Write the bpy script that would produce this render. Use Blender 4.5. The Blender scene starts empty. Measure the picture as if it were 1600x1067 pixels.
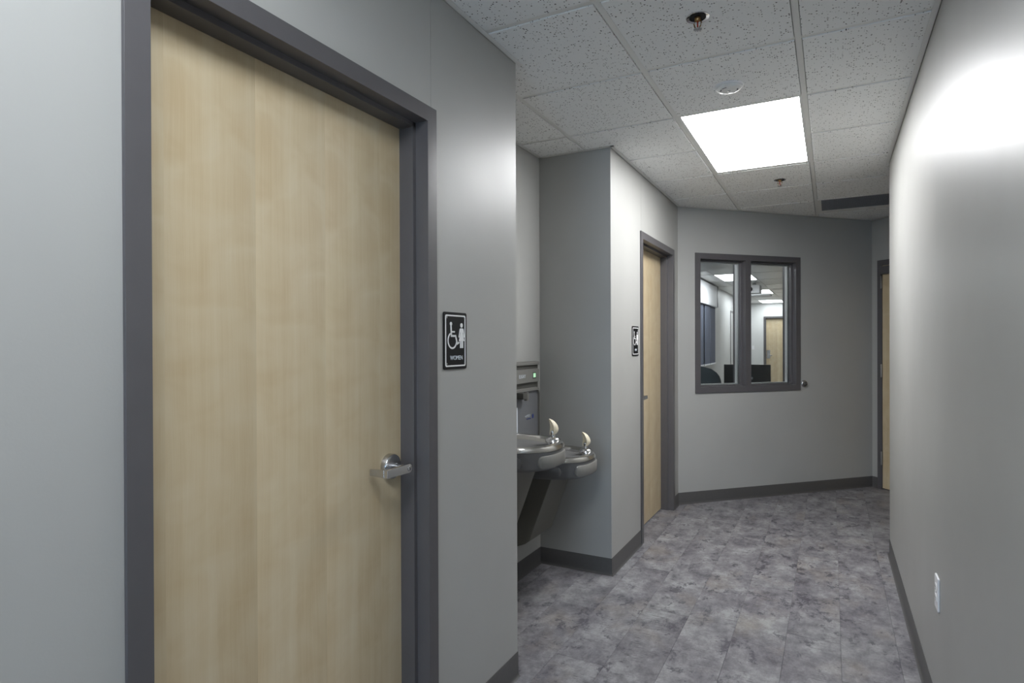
import bpy, bmesh, math, random
from mathutils import Matrix, Vector
random.seed(7)
SC = bpy.context.scene
COL = SC.collection
PI = math.pi

# ------------------------------------------------------------------ camera
FPX, CY, EYE = 944.8776, 539.5436, 1.405
cam = bpy.data.cameras.new('camera')
cam.sensor_fit = 'HORIZONTAL'
cam.sensor_width = 36.0
cam.lens = FPX * 36.0 / 1600.0
cam.shift_y = (CY - 533.5) / 1600.0
cam.clip_start = 0.02
camo = bpy.data.objects.new('camera', cam)
COL.objects.link(camo)
_F = Vector((-0.46678659, 0.88436316, -0.003475))
_R = Vector((0.88436859, 0.46677526, -0.00361256))
_U = Vector((0.00157277, 0.00475948, 0.99998744))
camo.matrix_world = Matrix(((_R.x, _U.x, -_F.x, 0), (_R.y, _U.y, -_F.y, 0), (_R.z, _U.z, -_F.z, EYE), (0, 0, 0, 1)))
SC.camera = camo

# ------------------------------------------------------------------ world, light levels, exposure
SKY_COL, SKY_STR = (0.58, 0.76, 1.0, 1), 9.0
PANEL_STR = 28.0            # the ceiling panel in view
PANEL_BACK_STR = 17.5       # the next panel, above and behind the photographer
PANEL_OFFICE_STR = 15.0
w = bpy.data.worlds.new('sky')
SC.world = w
w.use_nodes = True
w.node_tree.nodes['Background'].inputs[0].default_value = SKY_COL
w.node_tree.nodes['Background'].inputs[1].default_value = SKY_STR
vs = SC.view_settings
vs.view_transform = 'Standard'
vs.look = 'None'
vs.exposure = 0.0
vs.gamma = 1.0
vs.use_curve_mapping = False


# ------------------------------------------------------------------ materials
def srgb(r, g, b):
    f = lambda c: (c / 255 / 12.92) if c / 255 <= 0.04045 else ((c / 255 + 0.055) / 1.055) ** 2.4
    return (f(r), f(g), f(b), 1)


def newmat(name):
    m = bpy.data.materials.new(name)
    m.use_nodes = True
    nt = m.node_tree
    return m, nt, nt.nodes['Principled BSDF']


def N(nt, typ, **kw):
    n = nt.nodes.new(typ)
    for k, v in kw.items():
        if k.startswith('i_'):
            key = k[2:]
            key = int(key) if key.isdigit() else key.replace('_', ' ')
            n.inputs[key].default_value = v
        else:
            setattr(n, k, v)
    return n


def ramp(nt, stops):
    n = nt.nodes.new('ShaderNodeValToRGB')
    cr = n.color_ramp
    while len(cr.elements) < len(stops):
        cr.elements.new(0.5)
    for e, (p, c) in zip(cr.elements, stops):
        e.position = p
        e.color = c
    return n


def bump(nt, bs, height, strength, dist=0.002):
    b = N(nt, 'ShaderNodeBump', i_Strength=strength, i_Distance=dist)
    nt.links.new(height, b.inputs['Height'])
    nt.links.new(b.outputs[0], bs.inputs['Normal'])


def plain(name, col, rough=0.5, metal=0.0, spec=0.5, noise=0.0, nscale=40, bmp=0.0, bscale=300):
    m, nt, bs = newmat(name)
    bs.inputs['Base Color'].default_value = col
    bs.inputs['Roughness'].default_value = rough
    bs.inputs['Metallic'].default_value = metal
    bs.inputs['Specular IOR Level'].default_value = spec
    tc = N(nt, 'ShaderNodeTexCoord')
    if noise > 0:
        nz = N(nt, 'ShaderNodeTexNoise', i_Scale=nscale, i_Detail=4.0)
        nt.links.new(tc.outputs['Object'], nz.inputs['Vector'])
        lo = tuple(c * (1 - noise) for c in col[:3]) + (1,)
        hi = tuple(min(1, c * (1 + noise)) for c in col[:3]) + (1,)
        r = ramp(nt, [(0.3, lo), (0.7, hi)])
        nt.links.new(nz.outputs[0], r.inputs[0])
        nt.links.new(r.outputs[0], bs.inputs['Base Color'])
    if bmp > 0:
        n2 = N(nt, 'ShaderNodeTexNoise', i_Scale=bscale, i_Detail=3.0)
        nt.links.new(tc.outputs['Object'], n2.inputs['Vector'])
        bump(nt, bs, n2.outputs[0], bmp)
    return m


def emit(name, col, s):
    m, nt, bs = newmat(name)
    bs.inputs['Base Color'].default_value = (0.8, 0.8, 0.8, 1)
    bs.inputs['Emission Color'].default_value = col
    bs.inputs['Emission Strength'].default_value = s
    return m


def brushed(name, col, rough=0.28):
    m, nt, bs = newmat(name)
    bs.inputs['Base Color'].default_value = col
    bs.inputs['Metallic'].default_value = 1.0
    tc = N(nt, 'ShaderNodeTexCoord')
    mp = N(nt, 'ShaderNodeMapping')
    mp.inputs['Scale'].default_value = (30, 900, 900)
    nz = N(nt, 'ShaderNodeTexNoise', i_Scale=1.0, i_Detail=2.0)
    nt.links.new(tc.outputs['Object'], mp.inputs[0])
    nt.links.new(mp.outputs[0], nz.inputs['Vector'])
    mr = N(nt, 'ShaderNodeMapRange')
    mr.inputs['To Min'].default_value = rough - 0.015
    mr.inputs['To Max'].default_value = rough + 0.02
    nt.links.new(nz.outputs[0], mr.inputs[0])
    nt.links.new(mr.outputs[0], bs.inputs['Roughness'])
    return m


def mat_paint(name, col, rough=0.40):
    """satin wall paint with a fine roller stipple"""
    m, nt, bs = newmat(name)
    tc = N(nt, 'ShaderNodeTexCoord')
    nz = N(nt, 'ShaderNodeTexNoise', i_Scale=1.6, i_Detail=3.0)
    nt.links.new(tc.outputs['Object'], nz.inputs['Vector'])
    lo = tuple(c * 0.97 for c in col[:3]) + (1,)
    hi = tuple(c * 1.03 for c in col[:3]) + (1,)
    r = ramp(nt, [(0.35, lo), (0.65, hi)])
    nt.links.new(nz.outputs[0], r.inputs[0])
    nt.links.new(r.outputs[0], bs.inputs['Base Color'])
    n3 = N(nt, 'ShaderNodeTexNoise', i_Scale=2.2, i_Detail=4.0)
    nt.links.new(tc.outputs['Object'], n3.inputs['Vector'])
    mr = N(nt, 'ShaderNodeMapRange')
    mr.inputs['From Min'].default_value = 0.3
    mr.inputs['From Max'].default_value = 0.7
    mr.inputs['To Min'].default_value = rough - 0.03
    mr.inputs['To Max'].default_value = rough + 0.03
    nt.links.new(n3.outputs[0], mr.inputs[0])
    nt.links.new(mr.outputs[0], bs.inputs['Roughness'])
    n2 = N(nt, 'ShaderNodeTexNoise', i_Scale=170.0, i_Detail=3.0)
    nt.links.new(tc.outputs['Object'], n2.inputs['Vector'])
    bump(nt, bs, n2.outputs[0], 0.10, 0.0015)
    return m


def mat_maple():
    """slip-matched maple veneer: flitches 235 mm wide along local x, grain along z"""
    m, nt, bs = newmat('maple_veneer')
    L = nt.links.new
    tc = N(nt, 'ShaderNodeTexCoord')
    sep = N(nt, 'ShaderNodeSeparateXYZ')
    L(tc.outputs['Object'], sep.inputs[0])
    div = N(nt, 'ShaderNodeMath', operation='MULTIPLY_ADD', i_1=1 / 0.235, i_2=0.40)
    L(sep.outputs[0], div.inputs[0])
    flo = N(nt, 'ShaderNodeMath', operation='FLOOR')
    L(div.outputs[0], flo.inputs[0])
    fra = N(nt, 'ShaderNodeMath', operation='FRACT')
    L(div.outputs[0], fra.inputs[0])
    # within-flitch coordinate, slipped a little in z from flitch to flitch
    fx = N(nt, 'ShaderNodeMath', operation='MULTIPLY', i_1=0.235)
    L(fra.outputs[0], fx.inputs[0])
    zz = N(nt, 'ShaderNodeMath', operation='MULTIPLY_ADD', i_1=0.035)
    L(flo.outputs[0], zz.inputs[0])
    L(sep.outputs[2], zz.inputs[2])
    # bend of the grain
    cmb0 = N(nt, 'ShaderNodeCombineXYZ')
    L(fx.outputs[0], cmb0.inputs[0]); L(zz.outputs[0], cmb0.inputs[2]); L(flo.outputs[0], cmb0.inputs[1])
    wmap = N(nt, 'ShaderNodeMapping'); wmap.inputs['Scale'].default_value = (4, 0.15, 1.3)
    L(cmb0.outputs[0], wmap.inputs[0])
    warp = N(nt, 'ShaderNodeTexNoise', i_Scale=1.0, i_Detail=2.0)
    L(wmap.outputs[0], warp.inputs['Vector'])
    wx = N(nt, 'ShaderNodeMath', operation='MULTIPLY_ADD', i_1=0.05)
    L(warp.outputs[0], wx.inputs[0]); L(fx.outputs[0], wx.inputs[2])
    cmb = N(nt, 'ShaderNodeCombineXYZ')
    L(wx.outputs[0], cmb.inputs[0]); L(zz.outputs[0], cmb.inputs[2])
    gm = N(nt, 'ShaderNodeMapping'); gm.inputs['Scale'].default_value = (24, 1, 0.8)
    L(cmb.outputs[0], gm.inputs[0])
    g1 = N(nt, 'ShaderNodeTexNoise', i_Scale=1.0, i_Detail=5.0, i_Roughness=0.6)
    L(gm.outputs[0], g1.inputs['Vector'])
    gm2 = N(nt, 'ShaderNodeMapping'); gm2.inputs['Scale'].default_value = (420, 1, 7)
    L(cmb.outputs[0], gm2.inputs[0])
    g2 = N(nt, 'ShaderNodeTexNoise', i_Scale=1.0, i_Detail=2.0)
    L(gm2.outputs[0], g2.inputs['Vector'])
    # curl figure: faint cross ripples
    cm = N(nt, 'ShaderNodeMapping'); cm.inputs['Scale'].default_value = (6, 1, 9)
    cm.inputs['Rotation'].default_value = (0, 0.35, 0)
    L(cmb.outputs[0], cm.inputs[0])
    g3 = N(nt, 'ShaderNodeTexNoise', i_Scale=1.0, i_Detail=2.0, i_Distortion=0.8)
    L(cm.outputs[0], g3.inputs['Vector'])
    a = N(nt, 'ShaderNodeMath', operation='MULTIPLY_ADD', i_1=0.50)
    L(g1.outputs[0], a.inputs[0])
    b = N(nt, 'ShaderNodeMath', operation='MULTIPLY', i_1=0.12)
    L(g2.outputs[0], b.inputs[0]); L(b.outputs[0], a.inputs[2])
    c = N(nt, 'ShaderNodeMath', operation='MULTIPLY_ADD', i_1=0.38)
    L(g3.outputs[0], c.inputs[0]); L(a.outputs[0], c.inputs[2])
    r = ramp(nt, [(0.30, srgb(184, 162, 126)), (0.5, srgb(198, 181, 149)), (0.70, srgb(207, 194, 166))])
    L(c.outputs[0], r.inputs[0])
    wn = N(nt, 'ShaderNodeTexWhiteNoise', noise_dimensions='1D')
    L(flo.outputs[0], wn.inputs['W'])
    # tone step at every flitch joint
    mr = N(nt, 'ShaderNodeMapRange'); mr.inputs['To Min'].default_value = 0.90; mr.inputs['To Max'].default_value = 1.04
    sl = N(nt, 'ShaderNodeMath', operation='MULTIPLY_ADD', i_1=-0.55)
    L(fra.outputs[0], sl.inputs[0]); 
    wn2 = N(nt, 'ShaderNodeMath', operation='MULTIPLY_ADD', i_1=0.5, i_2=0.5)
    L(wn.outputs[0], wn2.inputs[0]); L(wn2.outputs[0], sl.inputs[2])
    L(sl.outputs[0], mr.inputs[0])
    mul = N(nt, 'ShaderNodeMix', data_type='RGBA', blend_type='MULTIPLY')
    mul.inputs[0].default_value = 1.0
    L(r.outputs[0], mul.inputs[6])
    cc = N(nt, 'ShaderNodeCombineColor')
    for k in range(3): L(mr.outputs[0], cc.inputs[k])
    L(cc.outputs[0], mul.inputs[7])
    L(mul.outputs[2], bs.inputs['Base Color'])
    bs.inputs['Roughness'].default_value = 0.48
    bs.inputs['Specular IOR Level'].default_value = 0.6
    return m


def mat_plank():
    """weathered grey vinyl plank: cloudy greys, violet-dark blotches, tan stains, chatter marks"""
    m, nt, bs = newmat('vinyl_plank')
    L = nt.links.new
    tc = N(nt, 'ShaderNodeTexCoord')
    oi = N(nt, 'ShaderNodeObjectInfo')
    off = N(nt, 'ShaderNodeMath', operation='MULTIPLY', i_1=57.0)
    L(oi.outputs['Random'], off.inputs[0])
    cmb = N(nt, 'ShaderNodeCombineXYZ')
    L(off.outputs[0], cmb.inputs[0]); L(off.outputs[0], cmb.inputs[2])
    add = N(nt, 'ShaderNodeVectorMath', operation='ADD')
    L(tc.outputs['Object'], add.inputs[0]); L(cmb.outputs[0], add.inputs[1])

    def nz(scale, sx, sy, detail=5.0, rough=0.6, dist=0.0):
        mp = N(nt, 'ShaderNodeMapping'); mp.inputs['Scale'].default_value = (sx, sy, 1)
        L(add.outputs[0], mp.inputs[0])
        n = N(nt, 'ShaderNodeTexNoise', i_Scale=scale, i_Detail=detail, i_Roughness=rough, i_Distortion=dist)
        L(mp.outputs[0], n.inputs['Vector'])
        return n

    n1 = nz(6.0, 1.0, 0.75, 14.0, 0.80, 0.0)
    base = ramp(nt, [(0.36, srgb(78, 75, 81)), (0.45, srgb(106, 104, 109)), (0.54, srgb(126, 125, 128)), (0.63, srgb(150, 150, 152))])
    L(n1.outputs[0], base.inputs[0])
    # tan stains
    n2 = nz(3.6, 1.0, 0.7, 4.0, 0.55)
    tan = ramp(nt, [(0.56, (0, 0, 0, 1)), (0.76, (0.45, 0.45, 0.45, 1))])
    L(n2.outputs[0], tan.inputs[0])
    mx = N(nt, 'ShaderNodeMix', data_type='RGBA')
    L(tan.outputs[0], mx.inputs[0]); L(base.outputs[0], mx.inputs[6]); mx.inputs[7].default_value = srgb(132, 121, 107)
    # violet-dark blotches with ragged edges
    n3 = nz(11.0, 1.0, 0.7, 12.0, 0.76, 0.15)
    dk = ramp(nt, [(0.55, (0, 0, 0, 1)), (0.595, (0.8, 0.8, 0.8, 1))])
    L(n3.outputs[0], dk.inputs[0])
    mx2 = N(nt, 'ShaderNodeMix', data_type='RGBA')
    L(dk.outputs[0], mx2.inputs[0]); L(mx.outputs[2], mx2.inputs[6]); mx2.inputs[7].default_value = srgb(66, 63, 72)
    # short cross-grain chatter scratches inside some areas
    n4 = nz(1.0, 18, 120, 4.0, 0.65, 0.3)
    n5 = nz(6.0, 1.0, 1.0, 3.0, 0.5)
    ch = ramp(nt, [(0.57, (0, 0, 0, 1)), (0.66, (1, 1, 1, 1))])
    L(n4.outputs[0], ch.inputs[0])
    ar = ramp(nt, [(0.46, (0, 0, 0, 1)), (0.56, (1, 1, 1, 1))])
    L(n5.outputs[0], ar.inputs[0])
    mlt = N(nt, 'ShaderNodeMath', operation='MULTIPLY')
    L(ch.outputs[0], mlt.inputs[0]); L(ar.outputs[0], mlt.inputs[1])
    ml2 = N(nt, 'ShaderNodeMath', operation='MULTIPLY', i_1=0.8)
    L(mlt.outputs[0], ml2.inputs[0])
    mx3 = N(nt, 'ShaderNodeMix', data_type='RGBA')
    L(ml2.outputs[0], mx3.inputs[0]); L(mx2.outputs[2], mx3.inputs[6]); mx3.inputs[7].default_value = srgb(66, 63, 69)
    # pale limewash streaks
    n6 = nz(1.0, 20, 9, 5.0, 0.65, 0.5)
    lt = ramp(nt, [(0.58, (0, 0, 0, 1)), (0.78, (0.4, 0.4, 0.4, 1))])
    L(n6.outputs[0], lt.inputs[0])
    mx4 = N(nt, 'ShaderNodeMix', data_type='RGBA')
    L(lt.outputs[0], mx4.inputs[0]); L(mx3.outputs[2], mx4.inputs[6]); mx4.inputs[7].default_value = srgb(158, 156, 157)
    # tone from plank to plank
    mr = N(nt, 'ShaderNodeMapRange'); mr.inputs['To Min'].default_value = 0.93; mr.inputs['To Max'].default_value = 1.03
    L(oi.outputs['Random'], mr.inputs[0])
    cc = N(nt, 'ShaderNodeCombineColor')
    for k in range(3): L(mr.outputs[0], cc.inputs[k])
    mu = N(nt, 'ShaderNodeMix', data_type='RGBA', blend_type='MULTIPLY'); mu.inputs[0].default_value = 1.0
    L(mx4.outputs[2], mu.inputs[6]); L(cc.outputs[0], mu.inputs[7])
    L(mu.outputs[2], bs.inputs['Base Color'])
    bs.inputs['Roughness'].default_value = 0.52
    bs.inputs['Specular IOR Level'].default_value = 0.4
    bump(nt, bs, n3.outputs[0], 0.08, 0.002)
    return m


def mat_tile():
    """mineral-fibre ceiling tile: off-white with small pinholes and fissures"""
    m, nt, bs = newmat('mineral_tile')
    L = nt.links.new
    tc = N(nt, 'ShaderNodeTexCoord')
    oi = N(nt, 'ShaderNodeObjectInfo')
    off = N(nt, 'ShaderNodeMath', operation='MULTIPLY', i_1=37.0)
    L(oi.outputs['Random'], off.inputs[0])
    cmb = N(nt, 'ShaderNodeCombineXYZ'); L(off.outputs[0], cmb.inputs[0])
    add = N(nt, 'ShaderNodeVectorMath', operation='ADD')
    L(tc.outputs['Object'], add.inputs[0]); L(cmb.outputs[0], add.inputs[1])
    wn = N(nt, 'ShaderNodeTexNoise', i_Scale=160.0, i_Detail=2.0)
    L(add.outputs[0], wn.inputs['Vector'])
    wm = N(nt, 'ShaderNodeVectorMath', operation='SCALE'); wm.inputs['Scale'].default_value = 0.006
    L(wn.outputs['Color'], wm.inputs[0])
    ad2 = N(nt, 'ShaderNodeVectorMath', operation='ADD')
    L(add.outputs[0], ad2.inputs[0]); L(wm.outputs[0], ad2.inputs[1])
    v = N(nt, 'ShaderNodeTexVoronoi', i_Scale=115.0)
    v.inputs['Randomness'].default_value = 1.0
    L(ad2.outputs[0], v.inputs['Vector'])
    keep = N(nt, 'ShaderNodeSeparateColor'); L(v.outputs['Color'], keep.inputs[0])
    kr = N(nt, 'ShaderNodeMapRange'); kr.inputs['From Min'].default_value = 0.45; kr.inputs['From Max'].default_value = 1.0
    kr.inputs['To Min'].default_value = 0.0; kr.inputs['To Max'].default_value = 0.40
    L(keep.outputs[0], kr.inputs[0])
    lt = N(nt, 'ShaderNodeMath', operation='LESS_THAN')
    L(v.outputs['Distance'], lt.inputs[0]); L(kr.outputs[0], lt.inputs[1])
    mx = N(nt, 'ShaderNodeMix', data_type='RGBA')
    L(lt.outputs[0], mx.inputs[0])
    mx.inputs[6].default_value = srgb(234, 234, 232); mx.inputs[7].default_value = srgb(104, 101, 97)
    L(mx.outputs[2], bs.inputs['Base Color'])
    bs.inputs['Roughness'].default_value = 0.9
    bs.inputs['Specular IOR Level'].default_value = 0.2
    nf = N(nt, 'ShaderNodeTexNoise', i_Scale=260.0, i_Detail=3.0)
    L(add.outputs[0], nf.inputs['Vector'])
    bump(nt, bs, nf.outputs[0], 0.25, 0.002)
    return m


def mat_glass():
    m = bpy.data.materials.new('clear_glass')
    m.use_nodes = True
    nt = m.node_tree
    nt.nodes.remove(nt.nodes['Principled BSDF'])
    out = nt.nodes['Material Output']
    tr = N(nt, 'ShaderNodeBsdfTransparent', i_Color=(0.93, 0.95, 0.95, 1))
    gl = N(nt, 'ShaderNodeBsdfGlossy', i_Roughness=0.02)
    fr = N(nt, 'ShaderNodeFresnel', i_IOR=1.45)
    mx = N(nt, 'ShaderNodeMixShader')
    nt.links.new(fr.outputs[0], mx.inputs[0])
    nt.links.new(tr.outputs[0], mx.inputs[1])
    nt.links.new(gl.outputs[0], mx.inputs[2])
    nt.links.new(mx.outputs[0], out.inputs[0])
    return m


M = {}
M['wall'] = mat_paint('wall_paint_greige', srgb(164, 164, 161))
M['office_wall'] = mat_paint('office_paint', srgb(206, 207, 206), 0.45)
M['frame'] = plain('frame_enamel_grey', srgb(84, 82, 84), 0.33, noise=0.03, nscale=20, bmp=0.03, bscale=120)
M['base'] = plain('cove_base_vinyl', srgb(76, 75, 75), 0.42, noise=0.04, nscale=60)
M['maple'] = mat_maple()
M['plank'] = mat_plank()
M['tile'] = mat_tile()
M['tee'] = plain('grid_white_enamel', srgb(222, 221, 217), 0.45, noise=0.01)
M['slab'] = plain('rough_slab', srgb(110, 110, 110), 0.9, noise=0.1)
M['panel'] = emit('panel_diffuser', (0.985, 0.99, 1.0, 1), PANEL_STR)
M['panel_back'] = emit('panel_diffuser_back', (0.90, 0.95, 1, 1), PANEL_BACK_STR)
M['panel_office'] = emit('panel_diffuser_office', (0.95, 0.975, 1, 1), PANEL_OFFICE_STR)
M['fixture'] = plain('fixture_white_enamel', srgb(225, 225, 222), 0.35, noise=0.01)
M['glass'] = mat_glass()
M['hinge'] = plain('hinge_grey_metal', srgb(140, 139, 137), 0.4, 0.8, noise=0.03)
M['satin'] = brushed('satin_chrome', srgb(196, 196, 198), 0.26)
M['chrome'] = plain('polished_chrome', srgb(215, 215, 217), 0.10, 1.0, noise=0.02)
M['steel'] = brushed('stainless_steel', srgb(205, 203, 199), 0.22)
M['greyplastic'] = plain('fountain_grey_plastic', srgb(96, 96, 96), 0.42, noise=0.04, nscale=80, bmp=0.05, bscale=900)
M['apron'] = plain('apron_grey_enamel', srgb(104, 102, 95), 0.45, noise=0.05, nscale=200, bmp=0.08, bscale=900)
M['filler'] = plain('filler_grey', srgb(124, 123, 119), 0.40, 0.15, noise=0.03)
M['bayback'] = plain('filler_bay_grey', srgb(116, 117, 121), 0.35, 0.2, noise=0.02)
M['fillerdark'] = plain('filler_recess_dark', srgb(74, 73, 69), 0.5, noise=0.03)
M['cream'] = plain('cream_rubber_guard', srgb(214, 204, 180), 0.5, noise=0.03)
M['black'] = plain('black_sign_plastic', srgb(15, 15, 17), 0.6, spec=0.2, noise=0.1, nscale=400, bmp=0.1, bscale=1500)
M['white'] = plain('white_plastic', srgb(228, 228, 228), 0.4, noise=0.01)
M['outlet'] = plain('outlet_white', srgb(232, 233, 236), 0.3, noise=0.01)
M['dark'] = plain('dark_void', srgb(18, 18, 18), 0.8, noise=0.05)
M['red'] = plain('red_glass_bulb', srgb(150, 30, 18), 0.1, noise=0.05)
M['brass'] = plain('dull_brass', srgb(150, 120, 80), 0.35, 1.0, noise=0.05)
M['grille'] = plain('grille_grey', srgb(120, 120, 122), 0.5, noise=0.03)
M['green'] = emit('green_led', (0.05, 0.75, 0.15, 1), 0.55)
M['blue'] = plain('blue_print', srgb(40, 60, 130), 0.5, noise=0.03)
M['lightprint'] = plain('pale_print', srgb(205, 212, 220), 0.5, noise=0.02)
M['carpet'] = plain('office_carpet', srgb(196, 194, 190), 0.95, noise=0.12, nscale=300)
M['monitor'] = plain('black_monitor_plastic', srgb(12, 12, 14), 0.25, noise=0.05)
M['fabric'] = plain('slate_fabric', srgb(72, 82, 88), 0.9, noise=0.08, nscale=300, bmp=0.2, bscale=800)
M['blind'] = plain('blind_slate_fabric', srgb(96, 102, 118), 0.8, noise=0.06, nscale=200)
M['blindhead'] = plain('white_fascia', srgb(226, 227, 230), 0.5, noise=0.01)
M['greydoor'] = plain('grey_door_enamel', srgb(120, 122, 128), 0.45, noise=0.02)
M['desk'] = plain('grey_laminate', srgb(150, 148, 144), 0.45, noise=0.04)
M['seam'] = plain('joint_shadow_sealant', srgb(120, 121, 117), 0.8, noise=0.05)
M['bead'] = plain('glazing_bead_white', srgb(240, 239, 238), 0.5, noise=0.01)


# ------------------------------------------------------------------ mesh helpers
class MB:
    def __init__(s):
        s.v = []; s.f = []

    def add(s, vs, fs, mat=None):
        o = len(s.v)
        for p in vs:
            p = Vector(p)
            s.v.append(tuple(mat @ p if mat else p))
        s.f += [tuple(i + o for i in f) for f in fs]
        return s

    def box(s, x0, y0, z0, x1, y1, z1, mat=None):
        x0, x1 = min(x0, x1), max(x0, x1); y0, y1 = min(y0, y1), max(y0, y1); z0, z1 = min(z0, z1), max(z0, z1)
        vs = [(x0, y0, z0), (x1, y0, z0), (x1, y1, z0), (x0, y1, z0), (x0, y0, z1), (x1, y0, z1), (x1, y1, z1), (x0, y1, z1)]
        return s.add(vs, [(0, 3, 2, 1), (4, 5, 6, 7), (0, 1, 5, 4), (1, 2, 6, 5), (2, 3, 7, 6), (3, 0, 4, 7)], mat)

    def prism(s, poly, a, b, axis='z', mat=None):
        """poly: ccw list of 2-D points; extruded from a to b along the axis"""
        ar = sum(poly[i][0] * poly[(i + 1) % len(poly)][1] - poly[(i + 1) % len(poly)][0] * poly[i][1] for i in range(len(poly)))
        if ar < 0:
            poly = poly[::-1]
        mk = {'z': lambda p, t: (p[0], p[1], t), 'x': lambda p, t: (t, p[0], p[1]), 'y': lambda p, t: (p[1], t, p[0])}[axis]
        n = len(poly)
        vs = [mk(p, a) for p in poly] + [mk(p, b) for p in poly]
        fs = [tuple(range(n))[::-1], tuple(range(n, 2 * n))] + [(i, (i + 1) % n, n + (i + 1) % n, n + i) for i in range(n)]
        return s.add(vs, fs, mat)

    def loft(s, rings, cap0=True, cap1=True, closed=True, mat=None):
        n = len(rings[0]); vs = [p for r in rings for p in r]; fs = []
        for k in range(len(rings) - 1):
            for i in range(n if closed else n - 1):
                j = (i + 1) % n
                fs.append((k * n + i, k * n + j, (k + 1) * n + j, (k + 1) * n + i))
        if cap0: fs.append(tuple(range(n))[::-1])
        if cap1: fs.append(tuple(range((len(rings) - 1) * n, len(rings) * n)))
        return s.add(vs, fs, mat)

    def lathe(s, prof, n=32, mat=None, cap0=True, cap1=True):
        """prof: (r, z) pairs"""
        rings = [[(r * math.cos(2 * PI * i / n), r * math.sin(2 * PI * i / n), z) for i in range(n)] for r, z in prof]
        return s.loft(rings, cap0, cap1, True, mat)

    def tube(s, pts, r, n=10, mat=None):
        pts = [Vector(p) for p in pts]
        rings = []
        up = Vector((0, 0, 1))
        for k, p in enumerate(pts):
            t = (pts[min(k + 1, len(pts) - 1)] - pts[max(k - 1, 0)]).normalized()
            u = up if abs(t.dot(up)) < 0.95 else Vector((1, 0, 0))
            a = t.cross(u).normalized(); b = a.cross(t)
            rr = r[k] if isinstance(r, (list, tuple)) else r
            rings.append([p + rr * (math.cos(2 * PI * i / n) * a + math.sin(2 * PI * i / n) * b) for i in range(n)])
        return s.loft(rings, True, True, True, mat)

    def mesh(s, name, smooth=False, bevel=0.0, seg=2):
        me = bpy.data.meshes.new(name)
        me.from_pydata(s.v, [], s.f)
        bm = bmesh.new(); bm.from_mesh(me)
        bmesh.ops.recalc_face_normals(bm, faces=bm.faces)
        if bevel > 0:
            ed = [e for e in bm.edges if len(e.link_faces) == 2 and e.calc_face_angle(0) > 0.6]
            bmesh.ops.bevel(bm, geom=ed, offset=bevel, segments=seg, affect='EDGES', profile=0.5, clamp_overlap=True)
        bm.to_mesh(me); bm.free()
        if smooth:
            me.polygons.foreach_set('use_smooth', [True] * len(me.polygons))
            me.set_sharp_from_angle(angle=math.radians(38))
        return me

    def build(s, name, mat, parent=None, smooth=False, bevel=0.0, seg=2, kind=None):
        o = bpy.data.objects.new(name, s.mesh(name, smooth, bevel, seg))
        o.data.materials.append(M[mat] if isinstance(mat, str) else mat)
        COL.objects.link(o)
        if smooth and bevel > 0:
            o.modifiers.new('normals', 'WEIGHTED_NORMAL').keep_sharp = True
        if parent is not None: o.parent = parent
        if kind: o['kind'] = kind
        return o


def tag(o, label, cat, group=None, kind=None):
    o['label'] = label; o['category'] = cat
    if group: o['group'] = group
    if kind: o['kind'] = kind
    return o


def empty(name, loc, rz=0.0):
    o = bpy.data.objects.new(name, None)
    o.empty_display_size = 0.1
    COL.objects.link(o)
    o.location = loc; o.rotation_euler = (0, 0, rz)
    return o


def share(src, name, parent, loc=(0, 0, 0)):
    o = bpy.data.objects.new(name, src.data)
    COL.objects.link(o); o.parent = parent; o.location = loc
    return o


def copy_tree(o, parent=None):
    c = o.copy(); COL.objects.link(c); c.parent = parent
    for ch in list(o.children): copy_tree(ch, c)
    return c


def clip(poly, conv):
    """Sutherland-Hodgman: poly against a convex ccw polygon"""
    out = list(poly)
    for i in range(len(conv)):
        a, b = conv[i], conv[(i + 1) % len(conv)]
        inside = lambda p: (b[0] - a[0]) * (p[1] - a[1]) - (b[1] - a[1]) * (p[0] - a[0]) >= -1e-9
        inp, out = out, []
        for k in range(len(inp)):
            p, q = inp[k - 1], inp[k]
            ip, iq = inside(p), inside(q)
            if ip != iq:
                d1 = (b[0] - a[0]) * (p[1] - a[1]) - (b[1] - a[1]) * (p[0] - a[0])
                d2 = (b[0] - a[0]) * (q[1] - a[1]) - (b[1] - a[1]) * (q[0] - a[0])
                t = d1 / (d1 - d2)
                out.append((p[0] + t * (q[0] - p[0]), p[1] + t * (q[1] - p[1])))
            if iq: out.append(q)
        if not out: return []
    ar = abs(sum(out[i - 1][0] * out[i][1] - out[i][0] * out[i - 1][1] for i in range(len(out)))) / 2
    return out if ar > 2e-4 else []


# ------------------------------------------------------------------ plan of the place (metres; photographer stands at the origin)
XL, XR, XA = -1.1755, 0.3408, -1.6492
YA0, YA1 = 2.2676, 3.5065          # the alcove
YM, YR = 5.309, 4.6932             # men's corner, end of the right wall
XW, YW = 0.352, YM + (0.352 - XL)  # inner corner of the two angled walls
X2 = 1.85; Y2 = YW - (X2 - XW)
YB = -3.2                          # end of the corridor behind the photographer
ZC = 2.591
ZT = 2.75
S = math.sqrt(0.5)
WT = 0.15                          # wall thickness


def wall(name, label, bm, mat='wall'):
    o = bm.build(name, mat)
    tag(o, label, 'wall', kind='structure')
    return o


# local wall frames: x to the right as seen, y into the wall
def frame_m(ox, oy, rz):
    return Matrix.Translation((ox, oy, 0)) @ Matrix.Rotation(rz, 4, 'Z')


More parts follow.
